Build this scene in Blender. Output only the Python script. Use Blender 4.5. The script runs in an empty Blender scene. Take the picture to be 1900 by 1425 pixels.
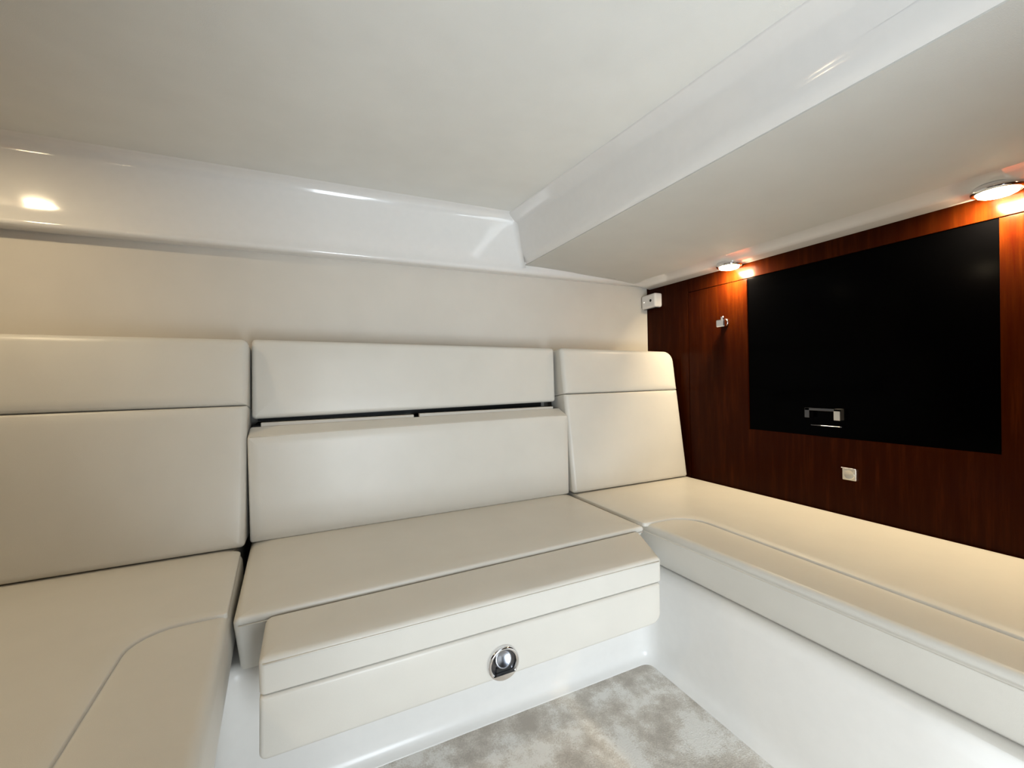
import bpy, bmesh, math
from mathutils import Vector, Matrix

# ---------------------------------------------------------------- camera, world, lights, exposure
SC = bpy.context.scene
COL = SC.collection
H = 0.88                                   # eye height above the cabin sole; z values below are given relative to the eye

def build_camera():
    yaw, pitch, roll = (math.radians(a) for a in (25.181, -0.5708, -1.233))
    f = Vector((math.sin(yaw)*math.cos(pitch), math.cos(yaw)*math.cos(pitch), math.sin(pitch)))
    r = Vector((math.cos(yaw), -math.sin(yaw), 0))
    u = r.cross(f)
    r2 = r*math.cos(roll) + u*math.sin(roll)
    u2 = u*math.cos(roll) - r*math.sin(roll)
    cam = bpy.data.cameras.new('camera')
    cam.sensor_fit = 'HORIZONTAL'; cam.sensor_width = 36.0
    cam.lens = 801.3/1900*36.0
    cam.clip_start = 0.01
    o = bpy.data.objects.new('camera', cam)
    m = Matrix((r2, u2, -f)).transposed().to_4x4()
    m.translation = Vector((0, 0, H))
    o.matrix_world = m
    COL.objects.link(o)
    SC.camera = o
build_camera()

W = bpy.data.worlds.new('world'); SC.world = W
W.use_nodes = True
W.node_tree.nodes['Background'].inputs[0].default_value = (0.75, 0.87, 1.0, 1)
W.node_tree.nodes['Background'].inputs[1].default_value = 0.6

def area_light(name, loc, target, sx, sy, power, color, parent=None, shape='RECTANGLE', spread=180):
    l = bpy.data.lights.new(name, 'AREA'); l.shape = shape
    l.size = sx; l.size_y = sy; l.energy = power; l.color = color; l.spread = math.radians(spread)
    o = bpy.data.objects.new(name, l)
    o.location = loc
    o.rotation_euler = (Vector(target)-Vector(loc)).to_track_quat('-Z', 'Y').to_euler()
    COL.objects.link(o)
    if parent:
        o.location = Vector(loc)-parent.location
        o.parent = parent
    return o

# daylight coming down the companionway behind the photographer
area_light('companionway_daylight', (0.22, -0.98, 0.50), (1.00, 0.10, 0.90), 0.80, 1.0, 41, (0.84, 0.93, 1.0))

vs = SC.view_settings
vs.view_transform = 'Standard'; vs.look = 'None'; vs.gamma = 1.0
vs.use_curve_mapping = False
vs.exposure = 0.20

# ---------------------------------------------------------------- materials
def lin(r, g, b):
    f = lambda c: c/12.92 if c <= 0.04045 else ((c+0.055)/1.055)**2.4
    return (f(r/255), f(g/255), f(b/255), 1)

def new_mat(name):
    m = bpy.data.materials.new(name); m.use_nodes = True
    nt = m.node_tree
    b = nt.nodes['Principled BSDF']
    return m, nt, b

def coords(nt, scale=(1, 1, 1)):
    g = nt.nodes.new('ShaderNodeNewGeometry')
    mp = nt.nodes.new('ShaderNodeMapping'); mp.inputs['Scale'].default_value = scale
    nt.links.new(g.outputs['Position'], mp.inputs['Vector'])
    return mp.outputs[0]

def noise(nt, vec, scale, detail=3, rough=0.5):
    n = nt.nodes.new('ShaderNodeTexNoise')
    n.inputs['Scale'].default_value = scale; n.inputs['Detail'].default_value = detail
    n.inputs['Roughness'].default_value = rough
    nt.links.new(vec, n.inputs['Vector'])
    return n.outputs[0]

def ramp(nt, fac, stops):
    r = nt.nodes.new('ShaderNodeValToRGB')
    el = r.color_ramp.elements
    while len(el) < len(stops): el.new(0.5)
    for e, (p, c) in zip(el, stops): e.position = p; e.color = c
    nt.links.new(fac, r.inputs[0])
    return r.outputs[0]

def bump(nt, b, h, strength, dist):
    n = nt.nodes.new('ShaderNodeBump')
    n.inputs['Strength'].default_value = strength; n.inputs['Distance'].default_value = dist
    nt.links.new(h, n.inputs['Height']); nt.links.new(n.outputs[0], b.inputs['Normal'])
    return n

def vinyl(name, col, rough=0.42, spec=0.4, grain=900, gs=0.25):
    m, nt, b = new_mat(name)
    v = coords(nt)
    c1 = tuple(x*0.96 for x in col[:3])+(1,)
    nt.links.new(ramp(nt, noise(nt, v, 9, 4), [(0.3, c1), (0.7, col)]), b.inputs['Base Color'])
    b.inputs['Roughness'].default_value = rough
    b.inputs['Specular IOR Level'].default_value = spec
    g = noise(nt, v, grain, 2)
    s = noise(nt, v, 16, 2)
    b1 = nt.nodes.new('ShaderNodeBump'); b1.inputs['Strength'].default_value = 0.10; b1.inputs['Distance'].default_value = 0.006
    nt.links.new(s, b1.inputs['Height'])
    b2 = bump(nt, b, g, gs, 0.0006)
    nt.links.new(b1.outputs[0], b2.inputs['Normal'])
    return m

def plain(name, col, rough=0.5, metal=0.0, spec=0.5, coat=0.0):
    m, nt, b = new_mat(name)
    v = coords(nt)
    c1 = tuple(x*0.985 for x in col[:3])+(1,)
    nt.links.new(ramp(nt, noise(nt, v, 40, 3), [(0.35, c1), (0.65, col)]), b.inputs['Base Color'])
    b.inputs['Roughness'].default_value = rough
    b.inputs['Metallic'].default_value = metal
    b.inputs['Specular IOR Level'].default_value = spec
    b.inputs['Coat Weight'].default_value = coat
    b.inputs['Coat Roughness'].default_value = 0.05
    return m

def wood_mat():
    m, nt, b = new_mat('mahogany')
    v = coords(nt, (14, 14, 1.1))
    n1 = noise(nt, v, 4.0, 5, 0.6)
    v2 = coords(nt, (120, 120, 4))
    n2 = noise(nt, v2, 3.0, 3, 0.6)
    mx = nt.nodes.new('ShaderNodeMix'); mx.data_type = 'FLOAT'; mx.inputs[0].default_value = 0.3
    nt.links.new(n1, mx.inputs[2]); nt.links.new(n2, mx.inputs[3])
    c = ramp(nt, mx.outputs[0], [(0.30, (0.018, 0.0018, 0.0003, 1)), (0.52, (0.025, 0.0041, 0.0004, 1)), (0.72, (0.046, 0.0085, 0.0010, 1))])
    nt.links.new(c, b.inputs['Base Color'])
    b.inputs['Roughness'].default_value = 0.22
    b.inputs['Specular IOR Level'].default_value = 0.045
    return m

def carpet_mat():
    m, nt, b = new_mat('carpet')
    v = coords(nt)
    big = noise(nt, v, 8.5, 6, 0.62)
    fine = noise(nt, v, 260, 3, 0.7)
    mx = nt.nodes.new('ShaderNodeMix'); mx.data_type = 'FLOAT'; mx.inputs[0].default_value = 0.25
    nt.links.new(big, mx.inputs[2]); nt.links.new(fine, mx.inputs[3])
    c = ramp(nt, mx.outputs[0], [(0.41, lin(198, 190, 180)), (0.49, lin(222, 215, 205)), (0.56, lin(249, 246, 240))])
    nt.links.new(c, b.inputs['Base Color'])
    b.inputs['Roughness'].default_value = 0.95
    b.inputs['Specular IOR Level'].default_value = 0.0
    bump(nt, b, fine, 0.9, 0.004)
    return m

def emit_mat(name, col, strength):
    m, nt, b = new_mat(name)
    b.inputs['Base Color'].default_value = (0.9, 0.9, 0.85, 1)
    b.inputs['Emission Color'].default_value = col
    b.inputs['Emission Strength'].default_value = strength
    return m

M = dict(
    leather=vinyl('cream_vinyl', lin(215, 211, 202), 0.34),
    wallvinyl=vinyl('wall_vinyl', lin(219, 213, 203), 0.55, 0.25),
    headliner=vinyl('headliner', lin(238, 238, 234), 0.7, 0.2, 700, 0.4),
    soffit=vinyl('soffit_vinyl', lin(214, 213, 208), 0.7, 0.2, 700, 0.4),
    gel=plain('white_gelcoat', lin(238, 236, 233), 0.12, 0, 0.5, 0.3),
    gelbase=plain('white_gelcoat_base', lin(240, 238, 234), 0.25, 0, 0.4),
    wood=wood_mat(),
    carpet=carpet_mat(),
    screen=plain('black_glass', (0.0004, 0.0004, 0.0005, 1), 0.12, 0, 0.02),
    chrome=plain('chrome', (0.80, 0.80, 0.82, 1), 0.10, 1.0),
    satin=plain('satin_chrome', (0.78, 0.75, 0.70, 1), 0.28, 1.0),
    darkmetal=plain('dark_metal', (0.12, 0.12, 0.13, 1), 0.25, 1.0),
    greymetal=plain('grey_metal', (0.30, 0.31, 0.34, 1), 0.22, 1.0),
    plastic=plain('white_plastic', lin(238, 236, 234), 0.3, 0, 0.4),
    black=plain('black_plastic_and_shade', (0.006, 0.006, 0.006, 1), 0.5),  # also stands in for shade in the centre backrest gap
    board=plain('grey_board', lin(196, 190, 180), 0.6),
    dark=plain('dark_cavity', (0.02, 0.018, 0.016, 1), 0.8),
    lamp=emit_mat('lamp_lens', (1.0, 0.80, 0.50, 1), 95),
    led=emit_mat('indicator', (1.0, 0.85, 0.7, 1), 1.5),
)

# ---------------------------------------------------------------- helpers
def link_mesh(name, bm, mat, parent=None, smooth=False, weighted=False):
    bmesh.ops.recalc_face_normals(bm, faces=bm.faces[:])
    off = Vector((0, 0, H))
    if parent is not None: off = off - parent.matrix_world.translation if parent.parent is None else off - parent.location
    me = bpy.data.meshes.new(name)
    for v in bm.verts: v.co += off
    for f in bm.faces: f.smooth = smooth
    bm.to_mesh(me); bm.free()
    me.materials.append(mat)
    o = bpy.data.objects.new(name, me)
    COL.objects.link(o)
    if parent is not None: o.parent = parent
    if weighted:
        w = o.modifiers.new('normals', 'WEIGHTED_NORMAL'); w.keep_sharp = True; w.weight = 80
    return o

def thing(name, label, cat, loc, group=None):
    o = bpy.data.objects.new(name, None)
    o.empty_display_size = 0.05
    o.location = Vector(loc)+Vector((0, 0, H))
    COL.objects.link(o)
    o.matrix_world = Matrix.Translation(o.location)
    o['label'] = label; o['category'] = cat
    if group: o['group'] = group
    return o

def structure(o): o['kind'] = 'structure'; return o

def sub(parent, name, bm, mat, **k):
    """sub-part: child of a part (its parent mesh has zero location, so share the thing's origin)"""
    root = parent.parent
    o = link_mesh(name, bm, mat, root, **k)
    o.parent = parent
    return o

def box(bm, x0, x1, y0, y1, z0, z1):
    vs = [bm.verts.new((x, y, z)) for x in (x0, x1) for y in (y0, y1) for z in (z0, z1)]
    for f in ((0, 1, 3, 2), (4, 6, 7, 5), (0, 4, 5, 1), (2, 3, 7, 6), (0, 2, 6, 4), (1, 5, 7, 3)):
        bm.faces.new([vs[i] for i in f])
    return vs

def bbox(x0, x1, y0, y1, z0, z1, bev=0.0, seg=3):
    bm = bmesh.new(); box(bm, x0, x1, y0, y1, z0, z1)
    bmesh.ops.recalc_face_normals(bm, faces=bm.faces[:])
    if bev: bmesh.ops.bevel(bm, geom=bm.edges[:], offset=bev, segments=seg, profile=0.5, affect='EDGES')
    return bm

def inset_poly(P, ds):
    """move edge i (P[i]->P[i+1]) inwards by ds[i] (P counter-clockwise)"""
    n = len(P); out = []
    L = []
    for i in range(n):
        a, b = P[i], P[(i+1) % n]
        d = (b-a).normalized(); nrm = Vector((-d.y, d.x))
        L.append((a+nrm*ds[i], d))
    for i in range(n):
        (p, d), (q, e) = L[i-1], L[i]
        cr = d.x*e.y-d.y*e.x
        if abs(cr) < 1e-6: out.append(q.copy()); continue
        t = ((q.x-p.x)*e.y-(q.y-p.y)*e.x)/cr
        out.append(p+d*t)
    return out

def round_poly(P, rad, n=6):
    out = []; N = len(P)
    for i in range(N):
        p = P[i]; a = (P[i-1]-p); b = (P[(i+1) % N]-p)
        la, lb = a.length, b.length; a.normalize(); b.normalize()
        ang = math.acos(max(-1, min(1, a.dot(b))))
        t = min(rad[i]/math.tan(ang/2), la*0.49, lb*0.49)
        rr = t*math.tan(ang/2)
        c = p+(a+b).normalized()*(rr/math.sin(ang/2))
        s, e = p+a*t, p+b*t
        for k in range(n+1):
            f = k/n
            # slerp around c
            v0, v1 = s-c, e-c
            w = v0.angle(v1) if v0.length > 1e-9 else 0
            if w < 1e-5: q = s.lerp(e, f)
            else: q = c+(v0*math.sin((1-f)*w)+v1*math.sin(f*w))/math.sin(w)
            out.append(q)
    return out

def cushion(P, T, r, frame, cr=0.01, es=None, crown=0.0, soft=0.04, warp=None, bottom_r=None, n=6, bulge=0.0):
    """upholstered slab: polygon P (ccw), thickness T, rolled edge r; frame = origin,u,v,w in world"""
    P = [Vector(p) for p in P]; N = len(P)
    es = es or [1]*N
    cr = cr if isinstance(cr, (list, tuple)) else [cr]*N
    convex = []
    for i in range(N):
        a, b, c = P[i-1], P[i], P[(i+1) % N]
        convex.append((b-a).x*(c-b).y-(b-a).y*(c-b).x > 0)
    br = r*0.5 if bottom_r is None else bottom_r
    prof = [(br, 0), (br*0.3, br*0.3), (0, br)]
    if bulge: prof += [(-bulge*math.sin(math.pi*k/5), br+(T-r-br)*k/5) for k in range(1, 5)]
    for k in range(6):
        t = math.pi/2*k/5
        prof.append((r*(1-math.cos(t)), T-r+r*math.sin(t)))
    if crown:
        for s in (0.15, 0.35, 0.6, 1.0): prof.append((r+soft*s, T+crown*(1-(1-s)**2)))
    o, u, v, w = (Vector(q) for q in frame)
    bm = bmesh.new(); rings = []
    for d, h in prof:
        ds = [d*e for e in es]
        Q = inset_poly(P, ds)
        rad = []
        for i in range(N):
            dd = d*(es[i]+es[i-1])/2
            rad.append(max(cr[i]-dd if convex[i] else cr[i]+dd, 0.0012))
        R = round_poly(Q, rad, n)
        ring = []
        for p in R:
            if warp: q = Vector(warp(p.x, p.y, h))
            else: q = Vector((p.x, p.y, h))
            ring.append(bm.verts.new(o+u*q.x+v*q.y+w*q.z))
        rings.append(ring)
    for A, B in zip(rings, rings[1:]):
        for i in range(len(A)):
            j = (i+1) % len(A)
            bm.faces.new((A[i], A[j], B[j], B[i]))
    bm.faces.new(rings[-1]); bm.faces.new(rings[0][::-1])
    return bm

def tube(pts, r, seg=8, bm=None):
    bm = bm or bmesh.new(); pts = [Vector(p) for p in pts]; rings = []
    for i, p in enumerate(pts):
        t = (pts[min(i+1, len(pts)-1)]-pts[max(i-1, 0)]).normalized()
        a = t.cross(Vector((0, 0, 1)))
        if a.length < 1e-3: a = t.cross(Vector((1, 0, 0)))
        a.normalize(); b = t.cross(a)
        rings.append([bm.verts.new(p+(a*math.cos(2*math.pi*k/seg)+b*math.sin(2*math.pi*k/seg))*r) for k in range(seg)])
    for A, B in zip(rings, rings[1:]):
        for k in range(seg): bm.faces.new((A[k], A[(k+1) % seg], B[(k+1) % seg], B[k]))
    bm.faces.new(rings[0]); bm.faces.new(rings[-1][::-1])
    return bm

def loft(sections, closed=False, caps=False):
    bm = bmesh.new()
    R = [[bm.verts.new(p) for p in s] for s in sections]
    for A, B in zip(R, R[1:]):
        n = len(A)
        for i in range(n if closed else n-1):
            j = (i+1) % n
            bm.faces.new((A[i], A[j], B[j], B[i]))
    if caps:
        bm.faces.new(R[0]); bm.faces.new(R[-1][::-1])
    return bm

def lathe(profile, frame, seg=40):
    """profile of (radius, height) turned about w of the frame"""
    o, u, v, w = (Vector(q) for q in frame)
    S = []
    for k in range(seg+1):
        a = 2*math.pi*k/seg
        S.append([o+(u*math.cos(a)+v*math.sin(a))*r+w*h for r, h in profile])
    bm = loft(S)
    bmesh.ops.remove_doubles(bm, verts=bm.verts[:], dist=1e-6)
    return bm

def arc2(cx, cz, r, a0, a1, n):
    return [(cx+r*math.cos(math.radians(a0+(a1-a0)*k/n)), cz+r*math.sin(math.radians(a0+(a1-a0)*k/n))) for k in range(n+1)]

XW = 1.477      # wooden right wall
YW = 1.60       # back wall
XL = -0.84      # left wall
YF = -0.75      # forward bulkhead behind the photographer
def zceil(y): return 0.654-0.06*(1.54-y)

# ---------------------------------------------------------------- the setting
structure(link_mesh('floor', bbox(XL-0.04, XW+0.04, YF-0.04, YW+0.04, -H-0.02, -H), M['carpet']))
structure(link_mesh('wall_back', bbox(XL-0.04, XW, YW, YW+0.04, -H, 0.72), M['wallvinyl']))
structure(link_mesh('wall_left', bbox(XL-0.04, XL, YF, YW, -H, 0.72), M['wood']))

# forward bulkhead with the companionway opening
DX0, DX1, DZ = 0.02, 0.80, 0.46
bm = bmesh.new()
box(bm, XL-0.04, DX0, YF-0.04, YF, -H, 0.72); box(bm, DX1, XW+0.04, YF-0.04, YF, -H, 0.72); box(bm, DX0, DX1, YF-0.04, YF, DZ, 0.72)
box(bm, 0.59, XW+0.012, YF, -0.30, -0.36, 0.72)   # unseen block added right of the entrance to shade soffit and wood
box(bm, XL, 0.06, YF, -0.16, -H, 0.72)      # unseen block added left of the camera to keep daylight off the left side
structure(link_mesh('wall_front', bm, M['wood']))

# right wall: backing board clad in mahogany panels
wr = structure(link_mesh('wall_right', bbox(XW+0.012, XW+0.05, YF, YW+0.04, -H, 0.72), M['dark']))
def wall_panel(bm, label=None):
    o = link_mesh('wood_panel', bm, M['wood'], None); o.parent = wr
    if label: o['label'] = label
    return o
SY, SZ = 1.353, 0.356            # vertical seam, horizontal seam
wall_panel(bbox(XW, XW+0.012, SY+0.0011, YW, -H, 0.50, 0.0012, 2))
wall_panel(bbox(XW, XW+0.012, YF, SY-0.0011, SZ+0.0012, 0.50, 0.0010, 2))
# door panel with the opening for the black screen
TY0, TY1, TZ0, TZ1 = 0.4315, 1.078, -0.2025, SZ-0.001
bm = bmesh.new()
outer = [(YF, -H), (SY-0.0011, -H), (SY-0.0011, SZ-0.001), (TY1, SZ-0.001), (TY1, TZ0), (TY0, TZ0), (TY0, SZ-0.001), (YF, SZ-0.001)]
vv = [bm.verts.new((XW, y, z)) for y, z in outer]
f = bm.faces.new(vv)
ex = bmesh.ops.extrude_face_region(bm, geom=[f])
for g in ex['geom']:
    if isinstance(g, bmesh.types.BMVert): g.co.x += 0.012
bmesh.ops.bevel(bm, geom=[e for e in bm.edges if all(abs(v.co.x-XW) < 1e-5 for v in e.verts)], offset=0.0012, segments=2, affect='EDGES')
wall_panel(bm)

# overhead: sloping headliner in the tray, lower headliner over the right bench, moulded white surround
bm = bmesh.new()
vs_ = [bm.verts.new(p) for p in ((XL, YF, zceil(YF)), (0.775, YF, zceil(YF)), (0.775, 1.545, zceil(1.545)), (XL, 1.545, zceil(1.545)))]
f = bm.faces.new(vs_)
ex = bmesh.ops.extrude_face_region(bm, geom=[f])
for g in ex['geom']:
    if isinstance(g, bmesh.types.BMVert): g.co.z += 0.02
ceil = structure(link_mesh('ceiling', bm, M['headliner']))
def zpan(x): return 0.460-0.060*(x-0.805)
bm = bmesh.new()
vs_ = [bm.verts.new(p) for p in ((0.803, YF, zpan(0.803)), (1.36, YF, zpan(1.36)), (1.36, 1.575, zpan(1.36)), (0.803, 1.575, zpan(0.803)))]
f = bm.faces.new(vs_)
ex = bmesh.ops.extrude_face_region(bm, geom=[f])
for g in ex['geom']:
    if isinstance(g, bmesh.types.BMVert): g.co.z += 0.02
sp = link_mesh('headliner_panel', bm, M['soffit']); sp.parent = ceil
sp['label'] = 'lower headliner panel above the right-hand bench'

# back fascia of the moulding
prof = [(1.600, 0.426), (1.560, 0.4245), (1.552, 0.4255), (1.547, 0.429), (1.5455, 0.434), (1.547, 0.441), (1.550, 0.450), (1.5525, 0.462), (1.5530, 0.48),
        (1.553, 0.56), (1.552, 0.615), (1.549, 0.632), (1.540, 0.644), (1.530, 0.650), (1.518, 0.6525), (1.512, 0.657)]
structure(link_mesh('trim_1', loft([[(x, y, z) for y, z in prof] for x in (XL, -0.4, 0.2, 0.80)]), M['gel'], smooth=True))
# right face of the tray
def face_prof(y):
    zc = zceil(y)
    p = [(0.722, zc+0.002), (0.7225, zc-0.003), (0.725, zc-0.0045), (0.740, zc-0.0135), (0.754, zc-0.024), (0.7605, zc-0.0305), (0.7640, zc-0.038),
         (0.779, 0.515), (0.7815, 0.500), (0.785, 0.487), (0.790, 0.476), (0.797, 0.467), (0.806, 0.4612), (0.812, 0.4610), (0.818, 0.466)]
    return [(x, y, z) for x, z in p]
structure(link_mesh('trim_2', loft([face_prof(y) for y in (YF, -0.2, 0.4, 1.0, 1.57)]), M['gel'], smooth=True))
# soft inside corner between both
S = []
fx = [(0.440, 0.7895), (0.617, 0.7640), (0.655, 0.7590)]
fy = [(0.440, 1.5468), (0.450, 1.550), (0.462, 1.5525), (0.480, 1.553), (0.615, 1.552), (0.632, 1.549), (0.644, 1.540), (0.651, 1.528)]
def interp(t, z):
    for (z0, a), (z1, b) in zip(t, t[1:]):
        if z <= z1: return a+(b-a)*max(0, (z-z0))/(z1-z0)
    return t[-1][1]
for z0 in (0.4440, 0.452, 0.462, 0.470, 0.480, 0.50, 0.53, 0.57, 0.60, 0.617, 0.626, 0.634, 0.641, 0.647):
    cx, cy, rr = interp(fx, z0)+0.0004, interp(fy, z0)+0.0004, 0.020
    S.append([(cx-rr+rr*math.sin(a), cy-rr+rr*math.cos(a), z0) for a in [math.pi/2*k/8 for k in range(9)]])
structure(link_mesh('trim_3', loft(S), M['gel'], smooth=True))
# lip along the back (right part) and above the wooden wall
d_0 = [0, 0.040, 0.048, 0.053, 0.0545, 0.053, 0.049, 0.040]; z_0 = [0.426, 0.4245, 0.4255, 0.429, 0.434, 0.441, 0.450, 0.466]
d_b = [0, 0.030, 0.042, 0.050, 0.0535, 0.055, 0.062, 0.075]; z_b = [0.426, 0.4245, 0.4255, 0.430, 0.438, 0.446, 0.458, 0.470]
d_r = [0, 0.058, 0.072, 0.082, 0.096, 0.120, 0.158, 0.185]; z_r = [0.413, 0.412, 0.4130, 0.4170, 0.4220, 0.4265, 0.4305, 0.440]
S = []
for x in (0.79, 0.87, 0.95, 1.04, 1.10):
    q = min(1, (x-0.79)/0.25)
    S.append([(x, YW-(d0*(1-q)+d*q), min(z0*(1-q)+z*q, zpan(x)+0.003)) for d0, z0, d, z in zip(d_0, z_0, d_b, z_b)])
for k in range(9):
    t = k/8; sec = []
    for db, zb, dr, zr in zip(d_b, z_b, d_r, z_r):
        rho = 0.02+0.3*dr
        a = Vector((XW-dr-rho, YW-db)); c = Vector((XW-dr, YW-db)); b = Vector((XW-dr, YW-db-rho))
        if dr == 0: a, b, c = Vector((XW-0.02, YW)), Vector((XW, YW-0.02)), Vector((XW, YW))
        p = a*(1-t)**2+c*2*t*(1-t)+b*t*t
        sec.append((p.x, p.y, min(zb, 0.434)*(1-t)+zr*t))
    S.append(sec)
for y in (1.2, 0.8, 0.4, 0.0, YF):
    S.append([(XW-d, y, z) for d, z in zip(d_r, z_r)])
S = [[(x, y, min(z, zpan(x)+0.0025) if k == 7 or x < 1.36 else z) for k, (x, y, z) in enumerate(q)] for q in S]
structure(link_mesh('trim_4', loft(S), M['gel'], smooth=True))

# ---------------------------------------------------------------- fibreglass bench moulding (U-shaped)
ZT = -0.580
def u_path(o):
    """aisle outline pushed outwards by o"""
    xl0, xl1, xr0, xr1, yb = -0.130, -0.190, 0.930, 0.952, 1.05
    P = [Vector((xl0-o, -0.15)), Vector((xl1-o, yb+o)), Vector((xr1+o, yb+o)), Vector((xr0+o, -0.29))]
    rad = 0.055+o
    out = [P[0], P[0].lerp(P[1], 0.5)]
    for i in (1, 2):
        a = (P[i-1]-P[i]).normalized(); b = (P[i+1]-P[i]).normalized()
        s, e = P[i]+a*rad, P[i]+b*rad
        for k in range(9):
            t = k/8
            out.append(s*(1-t)**2+P[i]*2*t*(1-t)+e*t*t)
    out += [P[2].lerp(P[3], 0.5), P[3]]
    return out
prof = [(-0.030, -H-0.002), (-0.022, -H+0.002), (-0.012, -H+0.007), (-0.005, -H+0.016), (-0.001, -H+0.030), (0.0, -H+0.05),
        (-0.010, -0.615), (-0.009, -0.600), (-0.004, -0.588), (0.004, -0.582), (0.016, ZT), (0.50, ZT), (0.50, -H-0.002)]
paths = [u_path(o) for o, z in prof]
S = [[(paths[k][i].x, paths[k][i].y, prof[k][1]) for k in range(len(prof))] for i in range(len(paths[0]))]
base = thing('bench_base', 'white fibreglass base of the U-shaped bench rising from the carpet', 'bench base', (0.38, 1.3, -H))
link_mesh('moulding', loft(S, closed=True, caps=True), M['gelbase'], base, smooth=True, weighted=True)

# ---------------------------------------------------------------- seat cushions
X, Y, Z = (1, 0, 0), (0, 1, 0), (0, 0, 1)
ZS = -0.440     # top of cushion bodies
TC = ZS-ZT-0.001
def F(z): return ((0, 0, z), X, Y, Z)

# right bench
c = thing('seat_cushion', 'long cream seat cushion on the right bench beside the dark wood wall', 'cushion', (1.18, 0.5, ZT), 'seat cushions of the U-shaped bench')
def warp_r(x, y, h):
    k = max(0, min(1, (1.1-x)/0.15))
    return (x+0.062*(1-h/TC)*k, y, h)
link_mesh('cushion_body', cushion([(0.921, -0.29), (1.470, -0.29), (1.470, 1.56), (0.884, 1.56)], TC, 0.020, F(ZT+0.001), 0.012, bulge=0.004, warp=warp_r), M['leather'], c, smooth=True, weighted=True)
link_mesh('seat_panel', cushion([(1.012, -0.288), (1.467, -0.288), (1.467, 1.555), (0.889, 1.555), (0.889, 0.992), (1.062, 0.990)], 0.012, 0.004, F(ZS-0.006),
     [0.01, 0.01, 0.02, 0.01, 0.01, 0.10], crown=0.003, soft=0.02), M['leather'], c, smooth=True, weighted=True)
def lerp3(a, b, n): return [tuple(a[i]+(b[i]-a[i])*k/n for i in range(3)) for k in range(n+1)]
link_mesh('piping', tube(lerp3((0.9240, -0.28, ZS-0.0205), (0.8875, 1.33, ZS-0.0205), 12), 0.0014), M['leather'], c, smooth=True)

# left bench
c = thing('seat_cushion', 'cream seat cushion on the left bench with a curved front seam', 'cushion', (-0.5, 0.5, ZT), 'seat cushions of the U-shaped bench')
def warp_l(x, y, h):
    k = max(0, min(1, (x+0.35)/0.15))
    return (x-0.008*(1-h/TC)*k, y, h)
link_mesh('cushion_body', cushion([(XL+0.005, -0.15), (-0.082, -0.15), (-0.146, 0.98), (-0.167, 1.330), (-0.185, 1.345), (-0.185, 1.55), (XL+0.005, 1.55)], TC, 0.020, F(ZT+0.001), [0.012, 0.012, 0.03, 0.02, 0.01, 0.02, 0.012], bulge=0.004, warp=warp_l), M['leather'], c, smooth=True, weighted=True)
link_mesh('seat_panel', cushion([(XL+0.008, -0.148), (-0.256, -0.148), (-0.290, 0.978), (-0.151, 0.978), (-0.172, 1.328), (-0.189, 1.342), (-0.189, 1.550), (XL+0.008, 1.550)], 0.012, 0.004, F(ZS-0.006),
     [0.01, 0.01, 0.09, 0.006, 0.02, 0.01, 0.01, 0.01], crown=0.003, soft=0.02), M['leather'], c, smooth=True, weighted=True)
link_mesh('piping', tube(lerp3((-0.0835, -0.14, ZS-0.0205), (-0.1495, 0.97, ZS-0.0205), 12), 0.0014), M['leather'], c, smooth=True)

# centre
c = thing('seat_cushion', 'cream seat cushion in the middle of the bench, below the centre backrest', 'cushion', (0.37, 1.15, ZT), 'seat cushions of the U-shaped bench')
def warp_c(x, y, h):
    k = max(0, min(1, (1.2-y)/0.15))
    return (x, y+0.080*(1-h/TC)*k, h)
link_mesh('cushion_body', cushion([(-0.139, 0.944), (0.876, 0.972), (0.876, 1.50), (-0.160, 1.50)], TC+0.006, 0.014, F(ZT+0.001), 0.012, crown=0.003, warp=warp_c), M['leather'], c, smooth=True, weighted=True)
link_mesh('piping', tube(lerp3((-0.13, 0.9475, ZS-0.011), (0.868, 0.9755, ZS-0.011), 10), 0.0014), M['leather'], c, smooth=True)

# ---------------------------------------------------------------- backrests
def lean_frame(x0, yb, zb, yt, zt, T):
    v = Vector((0, yt-yb, zt-zb)); Lh = v.length; v.normalize()
    w = Vector((0, -v.z, v.y))
    o = Vector((x0, yb, zb))-w*T
    return (o, X, v, w), Lh

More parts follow.
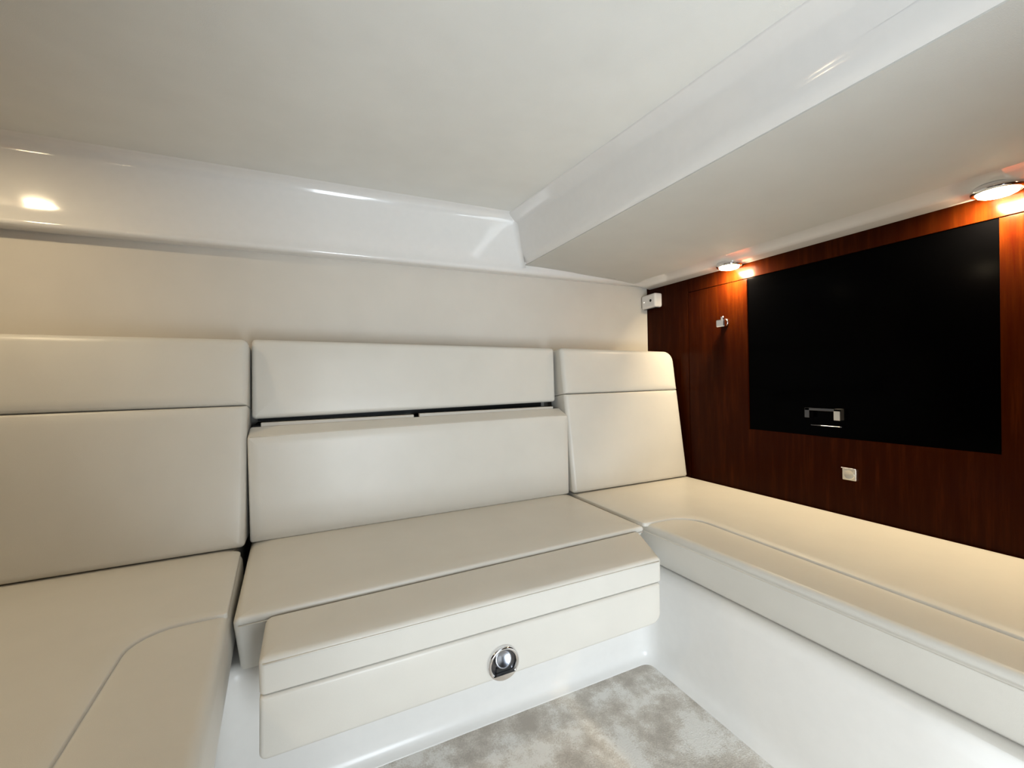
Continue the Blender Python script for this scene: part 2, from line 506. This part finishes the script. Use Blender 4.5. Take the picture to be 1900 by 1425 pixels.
def leaning_backrest(label, x0b, x1b, x0t, x1t, yb, yt, zt0, zt1, seam, crs):
    """two-panel backrest leaning on the wall; zt0/zt1 = top height at its left and right end"""
    T = 0.115; zb = -0.4285; zt = (zt0+zt1)/2
    th = thing('backrest_cushion', label, 'backrest', ((x0b+x1b)/2, yb+0.1, zb), 'backrest cushions along the back wall')
    # bottom continues the slope below the seat
    ybb = yb-(yt-yb)*(zb+0.434)/(-0.434-zt)
    fr, Lh = lean_frame(0, ybb, zb, yt, zt, T)
    tl = (yt-ybb)/(zt-zb)
    sv = (seam-zb)/(zt-zb)*Lh
    dv0, dv1 = (zt0-zt), (zt1-zt)
    mix = lambda a, b, q: a+(b-a)*q
    q = sv/Lh
    xs0, xs1 = mix(x0b, x0t, q), mix(x1b, x1t, q)
    link_mesh('back_panel', cushion([(x0b, 0), (x1b, 0), (xs1, sv-0.0006), (xs0, sv-0.0006)], T, 0.016, fr, [0.01, 0.01, 0.004, 0.004], [1, 1, 0.45, 1], crown=0.002, soft=0.05, warp=lambda x, y, h: (x, y+(T-h)*tl*max(0, 1-y/sv), h)), M['leather'], th, smooth=True, weighted=True)
    link_mesh('headrest_panel', cushion([(xs0, sv+0.0006), (xs1, sv+0.0006), (x1t, Lh+dv1), (x0t, Lh+dv0)], T, 0.016, fr, [0.004, 0.004]+crs, [0.45, 1, 1.3, 1], crown=0.003, soft=0.045), M['leather'], th, smooth=True, weighted=True)
    # plywood backing that closes the wedge behind the upholstery
    bm = bmesh.new()
    a = [(yt+T+0.012, zt-0.03), (YW-0.002, zt-0.03), (YW-0.002, zb), (ybb+T+0.012, zb)]
    bm = loft([[(x, y, z) for y, z in a] for x in (x0b+0.02, x1b-0.02)], closed=True, caps=True)
    link_mesh('backing', bm, M['board'], th)
    return th

leaning_backrest('tall cream backrest at the left end with a horizontal seam', XL+0.006, -0.1645, XL+0.006, -0.1520, 1.328, 1.425, 0.138, 0.133, -0.054, [0.02, 0.012])
leaning_backrest('narrow cream backrest at the right end against the wood wall', 0.879, 1.455, 0.876, 1.452, 1.345, 1.418, 0.120, 0.1095, -0.058, [0.045, 0.012])

# centre lower backrest
FB = lambda y: ((0, y, 0), X, Z, (0, -1, 0))
th = thing('backrest_cushion', 'wide cream lower backrest in the middle, behind the centre seat', 'backrest', (0.36, 1.41, -0.4315), 'backrest cushions along the back wall')
def warp_b(x, y, h):
    k = max(0, min(1, (y+0.22)/0.08))          # the top rolls up towards its rear edge
    return (x, y+0.024*(1-h/0.060)*k, h)
link_mesh('back_panel', cushion([(-0.1560, -0.4315), (0.872, -0.4315), (0.8725, -0.1365), (-0.1560, -0.142)], 0.060, 0.007, FB(1.430), 0.008, crown=0.003, soft=0.02, bottom_r=0.003, warp=warp_b), M['leather'], th, smooth=True, weighted=True)
link_mesh('piping', tube(lerp3((-0.150, 1.373, -0.1435), (0.866, 1.373, -0.138), 10), 0.0018), M['leather'], th, smooth=True)
link_mesh('backing_board', bbox(-0.128, 0.312, 1.4305, 1.446, -0.431, -0.1085, 0.002, 2), M['board'], th)
link_mesh('backing_board', bbox(0.330, 0.845, 1.4305, 1.446, -0.431, -0.1060, 0.002, 2), M['board'], th)
link_mesh('frame', bbox(-0.150, 0.868, 1.4475, YW-0.002, -0.431, -0.118), M['black'], th)  # black block painting the shade inside the gap between the centre backrests

# centre upper backrest
th = thing('backrest_cushion', 'low cream bolster backrest in the middle, above the dark gap', 'backrest', (0.36, 1.52, -0.09), 'backrest cushions along the back wall')
link_mesh('back_panel', cushion([(-0.1520, -0.0985), (0.8655, -0.0890), (0.8665, 0.1185), (-0.1480, 0.1335)], 0.110, 0.014, ((0, 1.555, 0), X, (0, 0.03, 1), (0, -1, 0.0)), 0.012, crown=0.002, soft=0.05), M['leather'], th, smooth=True, weighted=True)
link_mesh('backing', bbox(-0.146, 0.862, 1.5575, YW-0.001, -0.112, 0.10), M['black'], th)  # black too, so the rear of the gap is painted as shade

# ---------------------------------------------------------------- pull-out front below the centre seat
po = thing('pull_out_seat', 'padded cream pull-out below the centre seat with a round chrome latch', 'drawer', (0.35, 0.9, -0.625))
def warp_p(x, y, h):
    return (x, y, h-0.009*max(0, min(1, (0.93-y)/0.11))*max(0, (h-0.02)/0.05))
link_mesh('bolster', cushion([(-0.0865, 0.820), (0.786, 0.820), (0.851, 0.9735), (-0.0855, 0.9465)], 0.0705, 0.011, F(-0.5145), 0.010, [1, 1, 0.3, 1], crown=0.002, soft=0.03, bottom_r=0.005, warp=warp_p), M['leather'], po, smooth=True, weighted=True)
link_mesh('piping', tube(lerp3((-0.080, 0.8195, -0.4615), (0.780, 0.8195, -0.4615), 10), 0.0016), M['leather'], po, smooth=True)
fp = link_mesh('front_panel', cushion([(-0.0895, -0.623), (0.7855, -0.617), (0.7855, -0.516), (-0.0865, -0.5155)], 0.045, 0.008, FB(0.865), [0.012, 0.028, 0.008, 0.006], crown=0.0015, soft=0.03), M['leather'], po, smooth=True, weighted=True)
link_mesh('drawer_box', bbox(-0.07, 0.76, 0.866, 0.942, -0.612, -0.520), M['board'], po)
# latch
LC = Vector((0.350, 0.8152, -0.5845)); FL = (LC, X, Z, (0, -1, 0))
lt = link_mesh('latch', lathe([(0.0345, -0.006), (0.0350, 0.0), (0.0345, 0.003), (0.0325, 0.0055), (0.0295, 0.0055), (0.0275, 0.0035), (0.0265, -0.001), (0.0255, -0.004), (0.0, -0.004)], FL), M['chrome'], po, smooth=True)
lt['label'] = 'round chrome latch'
sub(lt, 'recess', lathe([(0.0262, -0.004), (0.0262, -0.0022), (0.0, -0.0022)], FL, 32), M['darkmetal'], smooth=False)
# thumb disc, tilted, in the upper half
w2 = Vector((0, -1, 0.30)).normalized(); v2 = Vector((0, 0.30, 1)).normalized()
sub(lt, 'thumb_disc', lathe([(0.0185, -0.004), (0.0185, 0.002), (0.0170, 0.0038), (0.0145, 0.0030), (0.008, 0.0012), (0.0, 0.0006)], (LC+Vector((-0.001, -0.001, 0.0095)), X, v2, w2), 32), M['greymetal'], smooth=True)
# dark finger recess and lower bar with a flat foot
bm = bbox(LC.x-0.016, LC.x+0.016, LC.y-0.001, LC.y+0.003, LC.z-0.017, LC.z-0.007, 0.001, 1)
sub(lt, 'finger_recess', bm, M['black'])
bm = bmesh.new()
pts = [(-0.0275, -0.0175)]+[(0.0325*math.sin(a), -0.0325*math.cos(a)) for a in [math.radians(-50+100*k/12) for k in range(13)]]+[(0.0275, -0.0175)]
lo = [bm.verts.new((LC.x+px, LC.y+0.001, LC.z+pz)) for px, pz in pts]
hi = [bm.verts.new((LC.x+px*0.88, LC.y-0.0085, LC.z-0.023+(pz+0.023)*0.72)) for px, pz in pts]
bm.faces.new(lo); bm.faces.new(hi)
for i in range(len(pts)):
    j = (i+1) % len(pts); bm.faces.new((lo[i], lo[j], hi[j], hi[i]))
sub(lt, 'lower_bar', bm, M['chrome'])

# ---------------------------------------------------------------- black screen in the wooden wall
sc_ = thing('flat_screen', 'large black glossy screen set into the dark red wood wall', 'screen', (XW+0.008, (TY0+TY1)/2, TZ0))
link_mesh('glass', bbox(XW+0.004, XW+0.0115, TY0+0.0006, TY1-0.0006, TZ0+0.0006, SZ+0.0002), M['screen'], sc_)
# the small chrome bracket on its lower edge
FX = XW+0.004
br = link_mesh('bracket', bbox(FX-0.022, FX-0.017, 0.764, 0.868, -0.1195, -0.1115, 0.001, 2), M['darkmetal'], sc_)
br['label'] = 'small chrome bracket'
sub(br, 'bracket_leg', bbox(FX-0.022, FX-0.0001, 0.764, 0.782, -0.1465, -0.1115, 0.001, 2), M['satin'])
sub(br, 'bracket_leg', bbox(FX-0.022, FX-0.0001, 0.853, 0.868, -0.1430, -0.1115, 0.001, 2), M['darkmetal'])
sub(br, 'reflection_bar', bbox(FX-0.012, FX-0.0001, 0.766, 0.855, -0.1685, -0.1660, 0.0005, 1), M['darkmetal'])  # solid bar drawn in place of the bracket's reflection in the glass

# ---------------------------------------------------------------- knobs on the wood
def square_latch(label, y, z, s, d, name, cat):
    t = thing(name, label, cat, (XW, y, z))
    FR = ((XW-0.0, y, z), (0, -1, 0), Z, (-1, 0, 0))
    link_mesh('base_plate', cushion([(-s, -s*0.95), (s, -s*0.95), (s, s*0.95), (-s, s*0.95)], d, 0.002, FR, 0.0025), M['satin'], t, smooth=True, weighted=True)
    link_mesh('thumb_dimple', lathe([(s*0.80, d-0.0005), (s*0.78, d+0.0012), (s*0.70, d+0.001), (s*0.4, d-0.0006+0.0008), (0, d+0.0001)], FR, 28), M['satin'], t, smooth=True)
    return t
t = square_latch('square chrome push latch on the wood below the black screen', 0.745, -0.3075, 0.0185, 0.012, 'push_latch', 'latch')
link_mesh('top_edge', bbox(XW-0.0145, XW-0.0005, 0.7265, 0.7655, -0.2905, -0.2875, 0.0008, 1), M['chrome'], t)

t = thing('coat_hook', 'small chrome coat hook on the wood left of the black screen', 'hook', (XW, 1.172, 0.205))
FR = ((XW, 1.172, 0.205), (0, -1, 0), Z, (-1, 0, 0))
link_mesh('rosette', lathe([(0.0, 0.0), (0.0155, 0.0), (0.0155, 0.004), (0.013, 0.006), (0.009, 0.0065), (0.0085, 0.016), (0.0, 0.016)], FR, 28), M['chrome'], t, smooth=True)
link_mesh('hook_block', bbox(XW-0.032, XW-0.015, 1.152, 1.189, 0.187, 0.2155, 0.004, 3), M['chrome'], t)
link_mesh('hook_tip', bbox(XW-0.036, XW-0.024, 1.1525, 1.1645, 0.2120, 0.2255, 0.003, 3), M['chrome'], t)

# ---------------------------------------------------------------- motion sensor in the corner
t = thing('alarm_sensor', 'small white plastic sensor box high in the corner of the wood wall', 'sensor', (XW, 1.55, 0.352))
link_mesh('housing', cushion([(1.504, -0.031), (1.594, -0.034), (1.594, 0.029), (1.504, 0.032)], 0.040, 0.009, ((XW-0.0005, 0, 0.352), (0, 1, 0), Z, (-1, 0, 0)), 0.008, bottom_r=0.001), M['plastic'], t, smooth=True, weighted=True)
FS = lambda y, z: ((XW-0.0405, y, z), (0, -1, 0), Z, (-1, 0, 0))
link_mesh('lens', lathe([(0.0, -0.002), (0.0064, -0.002), (0.0064, 0.0006), (0.005, 0.001), (0.0, 0.001)], FS(1.533, 0.352), 20), M['black'], t, smooth=True)
link_mesh('indicator_light', lathe([(0.0, -0.002), (0.0022, -0.002), (0.0022, 0.0006), (0.0, 0.001)], FS(1.575, 0.349), 14), M['led'], t, smooth=True)
link_mesh('seam', bbox(XW-0.028, XW-0.004, 1.515, 1.59, 0.3165, 0.3195), M['darkmetal'], t)

# ---------------------------------------------------------------- recessed lamps
def spot_lamp(label, x, y, z, power, aim, group=None):
    t = thing('spot_lamp', label, 'lamp', (x, y, z), group)
    FR = ((x, y, z), X, Y, (0, 0, -1))
    link_mesh('trim_ring', lathe([(0.030, -0.010), (0.043, -0.010), (0.0445, 0.0), (0.043, 0.004), (0.0400, 0.0055), (0.0365, 0.0050), (0.0350, 0.002), (0.030, -0.010)], FR, 40), M['chrome'], t, smooth=True)
    link_mesh('lens', lathe([(0.0345, -0.001), (0.0345, 0.005), (0.0325, 0.0095), (0.026, 0.0125), (0.015, 0.0142), (0.0, 0.015)], FR, 32), M['lamp'], t, smooth=True)
    loc = Vector((x, y, z-0.018+H))
    area_light('lamp_light', loc, loc+Vector(aim), 0.05, 0.05, power, (1.0, 0.79, 0.50), t, 'DISK', 170)
    return t
g = 'round lamps under the overhead lip'
spot_lamp('lit round chrome spot lamp above the coat hook, near the corner', 1.431, 1.115, 0.4085, 7.6, (1.0, 0, -1), g)
spot_lamp('lit round chrome spot lamp at the right, above the far end of the screen', 1.431, 0.420, 0.4085, 7.6, (1.0, 0, -1), g)
spot_lamp('added round spot lamp out of view beside the entrance, warming the seats', 1.431, -0.215, 0.4085, 6.4, (1.0, 0, -1), g)  # unseen lamp added to lift the seat tops with warm light
g = 'round lamps in the tray headliner'
spot_lamp('lit round spot lamp in the headliner over the corner of the left bench', -0.79, 1.15, zceil(1.15)-0.004, 1.0, (0.1, 0.1, -1), g)
spot_lamp('added round spot lamp out of view over the near left bench, warming the seats', -0.79, 0.30, zceil(0.30)-0.004, 1.1, (0.1, 0.1, -1), g)  # second unseen lamp, added for more warm light on the seats
